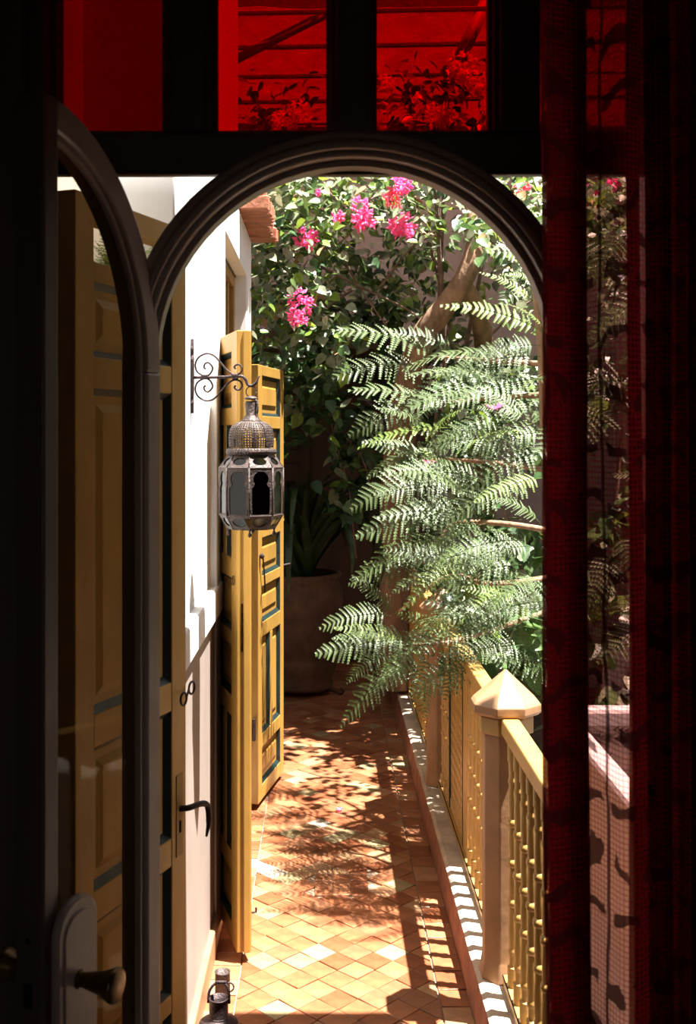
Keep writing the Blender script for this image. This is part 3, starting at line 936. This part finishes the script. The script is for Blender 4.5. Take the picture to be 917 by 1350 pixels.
struct('roof_added_shade', MB().box(-1.2, .80, 6.85, 9.0, 2.30, 2.42), M_wood)  # low roof added behind the foliage to darken the far end
struct('wall_added_dark', MB().box(-1.2, .80, 8.55, 8.62, 0, 2.3), M_wood)  # dark wood panel added to blacken the shaded area around the pot
# canopy over the far end of the courtyard
cp = empty('canopy', (.9, 7.9, 4.3), 0, 'pale canvas canopy with thin battens above the far courtyard, seen through red glass', 'canopy')
mb = MB()
nx, ny = 20, 8
g = [[(-2.6 + 5.2 * i / nx, -1.35 + 2.45 * j / ny, .05 * math.sin(j * 1.57) * 1.0 + .03 * noise.noise(Vector((i * .7, j * .7, 0)))) for i in range(nx + 1)] for j in range(ny + 1)]
mb.add([p for r in g for p in r], [(j * (nx + 1) + i, j * (nx + 1) + i + 1, (j + 1) * (nx + 1) + i + 1, (j + 1) * (nx + 1) + i) for j in range(ny) for i in range(nx)])
mb.build('canvas', M_canvas, cp, smooth=True, solid=.004)
for j in range(5):
    y = -1.3 + j * .58
    MB().tube([(-2.6, y, -.03), (2.6, y - .25, -.03)], .016, 6).build('batten', M_pole, cp)
for a, b, r_ in ((at(268, 100, 6.56), at(442, 12, 6.62), .028), (at(597, 96, 6.5), at(642, 0, 6.6), .042)):
    MB().tube([a - cp.location, b - cp.location], r_, 8).build('brace_pole', M_pole, cp, smooth=True)
for x in (-2.0, 2.45):
    MB().tube([(x, 1.05, -4.3 if x < 0 else -4.6), (x, 1.05, 0)], .04, 8).build('pole', M_pole, cp)

# ------------------------------------------------------------------ potted strap-leaf plant
pt = empty('potted_plant', (-.16, 7.55, 0), 0, 'tall weathered clay pot with an arching strap-leaved plant at the dark far end', 'plant')
MB().lathe([(.17, .03), (.20, .035), (.215, .06), (.205, .09), (.225, .14), (.245, .20), (.252, .23), (.245, .25), (.255, .27), (.275, .45), (.285, .62), (.28, .72), (.255, .76), (.27, .79), (.275, .82), (.235, .82), (.235, .7)], 32).build('pot', M_pot, pt, smooth=True)
MB().lathe([(.23, .76), (.1, .775), (.0, .78)], 20).build('soil', M_soil, pt)
for j in range(3):
    t = -.4 + j * 2.1
    MB().tube(crom([(math.cos(t) * .15, math.sin(t) * .15, .025), (math.cos(t) * .23, math.sin(t) * .23, .03), (math.cos(t) * .285, math.sin(t) * .285, .012), (math.cos(t) * .31, math.sin(t) * .31, .03), (math.cos(t) * .29, math.sin(t) * .29, .05)], 4), .008, 6).build('stand_foot', M_iron, pt, smooth=True)
def strap(L, droop, wd):
    mb = MB()
    rings = []
    n = 12
    for i in range(n + 1):
        s_ = i / n
        ang = 1.15 - droop * s_ * s_ * 1.0
        if i == 0: x = z = 0
        else:
            x += math.cos(ang) * L / n
            z += math.sin(ang) * L / n
        wv = wd * (math.sin(PI * min(1, .18 + s_ * .82)) ** .6) + .001
        rings.append([(x, -wv, z + wv * .35), (x, 0, z), (x, wv, z + wv * .35)])
    return mb.loft(rings, close=False, cap=False).mesh('strap_leaf', M_yucca)
straps = [strap(.95, 1.1, .024), strap(1.15, 2.3, .026), strap(1.35, 3.0, .028), strap(.85, .5, .022)]
for i in range(64):
    a = i * 2.4 + R(-.3, .3)
    inst('leaf', straps[random.choices((0, 1, 2, 3), (2, 4, 5, 1))[0]], pt, Matrix.Translation((R(-.06, .06), R(-.06, .06), .78)) @ Matrix.Rotation(a, 4, 'Z') @ Matrix.Rotation(R(-.35, .25), 4, 'Y'))

# ------------------------------------------------------------------ leaf and frond building blocks
LV = np.array([(0, 0, 0), (.30, 0, -.05), (.65, 0, -.06), (1, 0, -.14), (.02, .26, .05), (.30, .40, .06), (.68, .26, .02), (.02, -.26, .05), (.30, -.40, .06), (.68, -.26, .02)])
LF = [(0, 1, 5, 4), (1, 2, 6, 5), (2, 3, 6), (0, 7, 8, 1), (1, 8, 9, 2), (2, 9, 3)]
def leaf_mesh(name, m):
    mb = MB().add(LV, LF)
    me = mb.mesh(name, m)
    for p in me.polygons: p.use_smooth = True
    return me
LM = {k_: leaf_mesh('leaf', m) for k_, m in (('A', M_leafA), ('B', M_leafB), ('Y', M_leafY), ('G', M_leafG), ('D', M_dry))}
MK = ['A', 'B', 'Y', 'G', 'D']
def leaf_frame(pos, size, flat=.5):
    n = Vector((R(-.9, .9), R(-1.0, .35), R(-.1, 1.0) + flat))
    x = Vector((R(-1, 1), R(-.8, .4), R(-1.1, .25)))
    return basis(pos, x, n, size)
def leaf_stuff(name, frames, kinds, parent):
    mats = [M_leafA, M_leafB, M_leafY, M_leafG, M_dry]
    vs, fs, mi = [], [], []
    for M_, kd in zip(frames, kinds):
        A = np.array(M_)
        v = LV @ A[:3, :3].T + A[:3, 3]
        o_ = len(vs)
        vs += v.tolist()
        for f in LF:
            fs.append(tuple(i + o_ for i in f))
            mi.append(MK.index(kd))
    me = bpy.data.meshes.new(name)
    me.from_pydata(vs, [], fs)
    for m in mats: me.materials.append(m)
    me.polygons.foreach_set('material_index', mi)
    me.polygons.foreach_set('use_smooth', [True] * len(fs))
    ob = bpy.data.objects.new(name, me)
    COL.objects.link(ob)
    ob.parent = parent
    return tag(ob, kind='stuff')
def foliage(parent, boxes, weights, n_obj=280):
    """boxes: (px0, py0, px1, py1, d0, d1, count, size)"""
    fr, kd = [], []
    org = parent.location
    for (x0, y0, x1, y1, d0, d1, n, sz) in boxes:
        cl = [(R(x0, x1), R(y0, y1), R(d0, d1)) for _ in range(max(3, n // 9))]
        for _ in range(n):
            c = random.choice(cl)
            d = c[2] + random.gauss(0, .10)
            p = at(c[0] + random.gauss(0, 13), c[1] + random.gauss(0, 15), d) - org
            fr.append(leaf_frame(p, sz * R(.65, 1.25)))
            kd.append(random.choices(MK, weights)[0])
    order = sorted(range(len(fr)), key=lambda i: (fr[i][1][3] / (fr[i].col[0].length + 1e-6)))
    own = order[:n_obj]
    for i in own: inst('leaf', LM[kd[i]], parent, fr[i])
    rest_ = order[n_obj:]
    if rest_: leaf_stuff('foliage', [fr[i] for i in rest_], [kd[i] for i in rest_], parent)
def stems(parent, paths, r0, m=M_stem, name='stem'):
    org = parent.location
    for pth in paths:
        pts = crom([at(*p) - org for p in pth], 6)
        n = len(pts)
        pts = [p + Vector((noise.noise(p * 3), 0, noise.noise(p * 3 + Vector((9, 0, 0))))) * .012 for p in pts]
        MB().tube(pts, [r0 * (1 - .55 * i / n) for i in range(n)], 7).build(name, m, parent, smooth=True)

# bougainvillea bract cluster
def blossom(n, rx, rz, m):
    mb = MB()
    for _ in range(n):
        t, u = R(0, 2 * PI), R(-1, 1)
        rr = R(.45, 1)
        c = Vector((math.cos(t) * math.sqrt(1 - u * u) * rx * rr, math.sin(t) * math.sqrt(1 - u * u) * rx * rr * .8, u * rz * rr))
        ax = (c + Vector((R(-.03, .03), -.03, .02))).normalized()
        a = ax.orthogonal().normalized()
        b = ax.cross(a)
        ph = R(0, 2)
        s_ = R(.022, .032)
        for k_ in range(3):
            th = ph + k_ * 2.094
            d_ = a * math.cos(th) + b * math.sin(th)
            e_ = ax.cross(d_)
            p = [c, c + d_ * s_ * .5 + e_ * s_ * .42 + ax * s_ * .30, c + d_ * s_ * .45 + ax * s_ * .5, c + d_ * s_ * .5 - e_ * s_ * .42 + ax * s_ * .30, c + d_ * s_ * 1.05 + ax * s_ * .62]
            mb.add(p, [(0, 1, 2), (0, 2, 3), (1, 4, 2), (2, 4, 3)])
    return mb.mesh('blossom', m)

# ------------------------------------------------------------------ bougainvillea over the courtyard
bg = empty('bougainvillea', (.75, 6.6, -.3), 0, 'sunlit bougainvillea with pink blossoms trailing across the top of the archway view', 'plant')
foliage(bg, [(318, 235, 440, 330, 5.75, 6.3, 640, .066), (325, 330, 430, 440, 5.7, 6.2, 460, .066), (430, 232, 560, 300, 5.9, 6.6, 470, .06),
             (540, 232, 712, 330, 5.8, 6.6, 480, .055), (520, 330, 712, 420, 6.4, 6.9, 150, .06), (690, 235, 900, 420, 5.4, 6.4, 420, .07),
             (310, 110, 440, 235, 6.3, 6.7, 200, .07), (485, 90, 720, 235, 6.2, 6.7, 520, .068), (610, 235, 900, 345, 4.7, 6.0, 720, .06), (430, 400, 480, 460, 5.9, 6.2, 50, .08)],
        (36, 8, 18, 34, 4), 290)
stems(bg, [[(590, 560, 6.4), (585, 450, 6.4), (578, 330, 6.3), (572, 240, 6.2), (560, 120, 6.2)], [(575, 560, 6.5), (577, 420, 6.5), (582, 300, 6.4), (590, 200, 6.3)],
           [(612, 560, 6.6), (598, 470, 6.6), (585, 400, 6.55), (560, 300, 6.5)], [(600, 540, 6.7), (620, 430, 6.7), (640, 330, 6.6), (650, 230, 6.5)]], .016)
stems(bg, [[(422, 350, 6.1), (470, 375, 6.2), (520, 400, 6.3), (550, 420, 6.35), (590, 470, 6.4)], [(447, 330, 6.2), (475, 380, 6.25), (510, 430, 6.3)],
           [(420, 330, 6.0), (445, 322, 6.0), (465, 305, 6.0)], [(425, 240, 6.0), (440, 262, 6.0), (465, 278, 6.0), (500, 268, 6.1)],
           [(320, 430, 5.75), (350, 415, 5.8), (375, 398, 5.85)], [(500, 380, 6.4), (540, 330, 6.4), (580, 300, 6.4)], [(620, 470, 6.5), (690, 400, 6.6), (740, 380, 6.6)],
           [(470, 380, 6.3), (440, 400, 6.3), (410, 430, 6.2)]], .008, name='twig')
bl_shapes = [blossom(30, .065, .09, M_pink), blossom(22, .06, .055, M_pink), blossom(9, .032, .032, M_pink), blossom(17, .055, .045, M_rose)]
for px, py, d, s_, k_ in ((395, 402, 5.62, 1.0, 0), (392, 420, 5.6, .8, 1), (404, 313, 5.65, 1.0, 1), (473, 273, 5.8, 1.0, 1), (478, 291, 5.78, 1.05, 1), (444, 286, 5.85, .9, 2), (527, 244, 5.7, 1.0, 1),
                          (517, 264, 5.75, .9, 3), (530, 297, 5.85, 1.15, 1), (540, 305, 5.85, .9, 2), (417, 253, 5.7, .6, 2), (352, 312, 5.7, .7, 2), (748, 285, 5.4, 1.3, 0), (795, 240, 5.4, 1.2, 1), (520, 302, 5.9, .9, 2),
                          (395, 150, 5.9, 1.2, 1), (370, 160, 5.9, .9, 1), (612, 88, 5.9, 1.4, 1), (632, 108, 5.9, 1.1, 1), (572, 152, 5.9, 1.2, 1), (590, 158, 5.9, 1.0, 3), (508, 110, 5.9, .9, 1),
                          (505, 165, 5.9, .9, 2), (640, 140, 5.9, .8, 1), (545, 130, 5.9, .8, 2), (702, 290, 5.8, .8, 2), (690, 250, 5.85, .9, 3), (383, 165, 5.9, .8, 2)):
    inst('blossom', bl_shapes[k_], bg, Matrix.Translation(at(px, py, d) - bg.location) @ Matrix.Rotation(R(0, 6), 4, 'Z') @ Matrix.Scale(s_, 4))

# heart-leaved climber in the shade beneath
cb = empty('heart_leaf_climber', (-.2, 7.2, 0), 0, 'shaded heart-leaved climber spreading down the dark wall above the potted plant', 'plant')
foliage(cb, [(335, 440, 450, 520, 6.3, 6.9, 300, .085), (365, 500, 490, 590, 6.6, 7.2, 230, .09), (400, 560, 500, 670, 6.7, 7.1, 110, .095), (420, 300, 560, 460, 6.7, 7.4, 520, .09),
             (560, 330, 720, 560, 7.0, 7.8, 260, .095), (440, 460, 560, 600, 7.2, 7.8, 110, .10), (330, 240, 440, 440, 6.6, 7.1, 200, .09)],
        (20, 62, 10, 8, 0), 290)
stems(cb, [[(470, 735, 7.0), (460, 650, 6.95), (440, 570, 6.9), (430, 480, 6.9), (420, 380, 6.9)], [(455, 570, 6.9), (480, 610, 6.8), (490, 660, 6.8)], [(385, 560, 6.9), (400, 500, 6.9), (430, 440, 7.0)]], .007)
# old leaning tree
tr = empty('old_tree', (.62, 7.3, -.3), 0, 'leaning brown tree trunk with forking branches behind the hanging stems', 'tree')
def limb(name, pts, rads):
    P = crom([at(*p) - tr.location for p in pts], 6)
    rs = np.interp(np.linspace(0, 1, len(P)), np.linspace(0, 1, len(rads)), rads).tolist()
    MB().tube(P, rs, 10).build(name, M_bark, tr, smooth=True)
limb('trunk', [(520, 905, 7.0), (522, 700, 6.9), (530, 560, 6.6), (553, 455, 6.3), (590, 400, 6.2), (617, 355, 6.15), (625, 300, 6.2), (604, 200, 6.4)], [.11, .105, .095, .075, .062, .055, .045, .03])
limb('branch', [(608, 372, 6.2), (632, 420, 6.4), (640, 500, 6.8), (640, 640, 7.2), (645, 900, 7.4)], [.055, .055, .06, .06, .07])
limb('branch', [(617, 357, 6.15), (645, 315, 6.3), (680, 250, 6.6), (720, 150, 7.0)], [.05, .045, .04, .03])

# dark shrubs behind the railing, seen between the fronds
sb = empty('leafy_shrub', (1.6, 5.6, -.3), 0, 'dark leafy shrub behind the feathery tree, below the archway at the garden side', 'shrub')
foliage(sb, [(560, 470, 720, 760, 5.9, 6.6, 420, .10), (600, 700, 730, 900, 5.0, 5.7, 260, .10), (640, 820, 720, 900, 4.5, 5.0, 70, .10), (720, 420, 900, 1000, 5.2, 6.2, 420, .10)], (34, 50, 8, 8, 0), 230)
stems(sb, [[(760, 1120, 5.6), (740, 900, 5.6), (690, 760, 5.7), (650, 620, 5.9)], [(765, 1120, 5.6), (800, 800, 5.7), (820, 560, 5.8)]], .018)

# ------------------------------------------------------------------ feathery tree with fern-like fronds
def frond_mesh(m, n=19, curl=.18, droop=.30, wide=.26):
    """unit-length bipinnate frond along +X, normal +Z"""
    mb = MB()
    bend = R(-.16, .16)
    def spine(s_): return Vector((s_ * (1 - .04 * s_), bend * s_ * s_ - bend * .5 * s_, curl * s_ - (curl + droop) * s_ * s_ * .62))
    mb.tube([spine(i / 10) for i in range(11)], [.0055 * (1 - .7 * i / 10) for i in range(11)], 4)
    for i in range(n):
        s_ = .14 + .85 * i / (n - 1) + (R(-.010, .010) if 0 < i < n - 1 else 0)
        pl_ = wide * (math.sin(PI * min(1, .28 + s_ * .715)) ** .75) + .006
        c = spine(s_)
        sl = (spine(min(1, s_ + .02)) - spine(s_ - .02)).normalized()
        for sg in (1, -1):
            fw = R(.22, .38) + .42 * s_ * s_
            d_ = (sl * fw + Vector((0, sg, 0)) + Vector((0, 0, R(-.02, .20)))).normalized()
            nn = d_.cross(sl) * (-sg)
            if nn.z < 0: nn = -nn
            w_ = nn.cross(d_).normalized()
            q = 7
            dr_ = R(.10, .30)
            L_ = pl_ * R(.74, 1.12)
            for t_ in range(q):
                u0, u1 = t_ / q, (t_ + 1) / q
                mid0 = c + d_ * L_ * u0 - Vector((0, 0, dr_ * L_ * u0 * u0))
                mid1 = c + d_ * L_ * u1 - Vector((0, 0, dr_ * L_ * u1 * u1))
                wd = .0265 * (1 - .55 * u0) * (.6 + .4 * min(1, pl_ / .2))
                for s2 in (1, -1):
                    tip = mid0 * .25 + mid1 * .75 + w_ * s2 * wd + d_ * .010 + nn * .004
                    mb.add([mid0, mid0 + (tip - mid0) * .55 - d_ * .004, tip, mid1], [(0, 1, 2, 3)])
    me = bpy.data.meshes.new('frond')
    me.from_pydata(mb.v, [], mb.f)
    me.materials.append(m)
    return me
FM = [frond_mesh(M_frond, 16), frond_mesh(M_frond, 15, .10, .25), frond_mesh(M_frond, 17, .25, .5), frond_mesh(M_frond, 15, .15, .6), frond_mesh(M_frond, 16, .32, .4), frond_mesh(M_frond, 15, .05, .45, .30), frond_mesh(M_frond, 17, .2, .7, .23), frond_mesh(M_frond, 18, .15, .3, .21)]
FY = [frond_mesh(M_frondY, 17, .2, .3, .13), frond_mesh(M_frondY, 16, .3, .2, .16)]
ft = empty('feathery_tree', (1.02, 4.75, -.3), 0, 'bright feathery tree with fern-like fronds leaning over the yellow railing', 'tree')
def frond(base, tip, d0, d1, young=False, nrm=None, s_=1.0):
    a, b = at(base[0], base[1], d0), at(tip[0], tip[1], d1)
    v = b - a
    n_ = nrm or Vector((R(-.4, .4), R(-1.0, -.25), R(.55, .95)))
    me = random.choice(FY if young else FM)
    inst('frond', me, ft, basis(a - ft.location, v + Vector((0, 0, .10 * v.length)), n_, v.length * 1.04 * s_))
keyf = [((575, 468), (442, 430), 5.3, 5.1), ((560, 485), (448, 478), 5.3, 5.1), ((600, 470), (520, 425), 5.3, 5.2), ((585, 535), (462, 510), 5.0, 4.9), ((562, 528), (466, 577), 5.0, 4.9),
        ((590, 520), (540, 560), 4.9, 4.8), ((585, 612), (482, 583), 4.8, 4.7), ((575, 590), (486, 628), 4.8, 4.7), ((575, 622), (469, 674), 4.7, 4.6), ((615, 668), (476, 712), 4.6, 4.5),
        ((600, 640), (500, 660), 4.6, 4.5), ((590, 708), (468, 742), 4.6, 4.5), ((565, 742), (460, 757), 4.6, 4.6), ((520, 808), (466, 765), 4.6, 4.55), ((515, 812), (430, 816), 4.5, 4.4),
        ((545, 842), (421, 868), 4.4, 4.3), ((535, 850), (444, 840), 4.45, 4.35), ((515, 858), (458, 894), 4.4, 4.3), ((545, 875), (446, 936), 4.3, 4.2), ((556, 862), (560, 942), 4.2, 4.1),
        ((565, 830), (510, 910), 4.4, 4.3), ((640, 870), (548, 905), 4.1, 4.0), ((680, 830), (560, 800), 4.1, 4.1), ((668, 822), (572, 852), 4.1, 4.0), ((690, 850), (600, 870), 4.0, 3.9),
        ((705, 810), (700, 760), 4.0, 4.0), ((712, 470), (590, 500), 3.9, 3.9), ((715, 500), (598, 530), 3.9, 3.8), ((712, 455), (620, 470), 4.0, 4.0), ((705, 640), (600, 665), 3.9, 3.8),
        ((712, 595), (618, 640), 3.9, 3.8), ((718, 570), (625, 600), 3.9, 3.9), ((640, 690), (560, 730), 4.3, 4.2), ((650, 720), (590, 770), 4.2, 4.1), ((640, 640), (545, 600), 4.4, 4.4),
        ((650, 560), (560, 585), 4.4, 4.3), ((640, 520), (545, 520), 4.6, 4.5), ((700, 720), (620, 740), 4.1, 4.0), ((712, 760), (640, 800), 4.0, 3.9), ((590, 760), (520, 780), 4.5, 4.4),
        ((600, 800), (540, 840), 4.4, 4.2), ((610, 845), (590, 915), 4.1, 4.0), ((712, 690), (650, 650), 4.0, 4.0), ((690, 560), (640, 500), 4.2, 4.2), ((560, 560), (500, 540), 4.9, 4.8)]
for b_, t_, d0, d1 in keyf: frond(b_, t_, d0, d1)
for b_, t_, d0, d1 in (((715, 437), (584, 404), 3.9, 3.85), ((702, 398), (634, 358), 4.0, 4.0), ((716, 432), (672, 400), 3.9, 3.9), ((600, 600), (682, 570), 4.3, 4.0), ((560, 585), (600, 545), 4.6, 4.4),
                       ((715, 630), (630, 672), 3.8, 3.7), ((530, 845), (440, 838), 4.3, 4.25), ((610, 660), (560, 590), 4.4, 4.3), ((715, 372), (660, 362), 4.3, 4.3)):
    frond(b_, t_, d0, d1, True)
for i in range(30):
    px, py = R(570, 720), R(455, 860)
    d = R(3.9, 5.2)
    a = R(2.3, 4.2) if random.random() < .8 else R(0, 6.28)
    L_ = R(85, 140)
    frond((px, py), (px + math.cos(a) * L_, py - math.sin(a) * L_ * .6 + 15), d, d - R(-.1, .3), random.random() < .12)
for i in range(34):                                   # right of the curtain's edge
    px, py = R(725, 900), R(300, 900)
    d = R(4.1, 5.2)
    a = R(0, 6.28)
    frond((px, py), (px + math.cos(a) * 120, py - math.sin(a) * 70 + 20), d, d - R(-.1, .3))
def flimb(name, pts, rads, m=M_bark):
    P = crom([at(*p) - ft.location for p in pts], 6)
    rs = np.interp(np.linspace(0, 1, len(P)), np.linspace(0, 1, len(rads)), rads).tolist()
    MB().tube(P, rs, 8).build(name, m, ft, smooth=True)
flimb('trunk', [(740, 1203, 4.75), (745, 1000, 4.75), (735, 800, 4.7), (722, 600, 4.6), (715, 470, 4.5), (705, 380, 4.4)], [.05, .045, .04, .03, .022, .012])
for b_ in ([(737, 800, 4.7), (680, 820, 4.5), (600, 845, 4.4), (545, 850, 4.35)], [(730, 700, 4.65), (660, 690, 4.5), (600, 690, 4.6), (580, 710, 4.6)], [(724, 620, 4.6), (650, 610, 4.6), (585, 605, 4.75)],
           [(718, 520, 4.55), (650, 525, 4.8), (590, 530, 5.0)], [(716, 480, 4.5), (640, 475, 5.0), (575, 470, 5.3)], [(735, 760, 4.7), (650, 770, 4.4), (590, 760, 4.5), (525, 806, 4.6)]):
    flimb('branch', b_, [.013, .010, .006])

# fern growing in the niche behind the near shutter
nf = empty('niche_fern', (-.535, 2.81, 2.12), 0, 'small bright fern seen through the opening at the top of the tall shutter', 'fern')
for i in range(26):
    a = R(0, 6.28)
    inst('frond', random.choice(FY), nf, basis(Vector((0, 0, .0)), Vector((math.cos(a) * .6, math.sin(a) * .6, R(.4, 1.3))), Vector((-math.cos(a), -math.sin(a) - .4, .6)), R(.13, .21)))
MB().lathe([(.03, -.09), (.045, -.01), (.05, 0), (.04, 0), (.038, -.02)], 16).build('pot', M_clay, nf, smooth=True)
MB().box(-.10, .03, -.03, .09, -.1, -.088).build('shelf_bracket', M_iron, nf)

# fallen magenta bracts
def petal(p, label, group=None, s_=1.0):
    mb = MB()
    for k_ in range(3):
        th = k_ * 2.094 + R(0, 1)
        d_, e_ = Vector((math.cos(th), math.sin(th), 0)), Vector((-math.sin(th), math.cos(th), 0))
        c = Vector((0, 0, .002))
        q = [c, c + d_ * .016 + e_ * .013 + Vector((0, 0, .012)), c + d_ * .016 + Vector((0, 0, .006)), c + d_ * .016 - e_ * .013 + Vector((0, 0, .012)), c + d_ * .033 + Vector((0, 0, .018))]
        mb.add([v * s_ for v in q], [(0, 1, 2), (0, 2, 3), (1, 4, 2), (2, 4, 3)])
    o_ = mb.build('fallen_blossom', M_pink)
    o_.location = p
    return tag(o_, label, 'flower', group)
p = at(447, 1070, 1.75 * F / (1070 - 576))
petal((p.x, p.y, .001), 'single magenta blossom fallen on the terracotta floor', None, .75)
petal(at(651, 541, 4.1), 'magenta blossom caught on upper fronds of the feathery tree', None, 1.3)
petal(at(567, 613, 4.5), 'pink blossom resting low on the left-reaching fronds', None, 1.2)
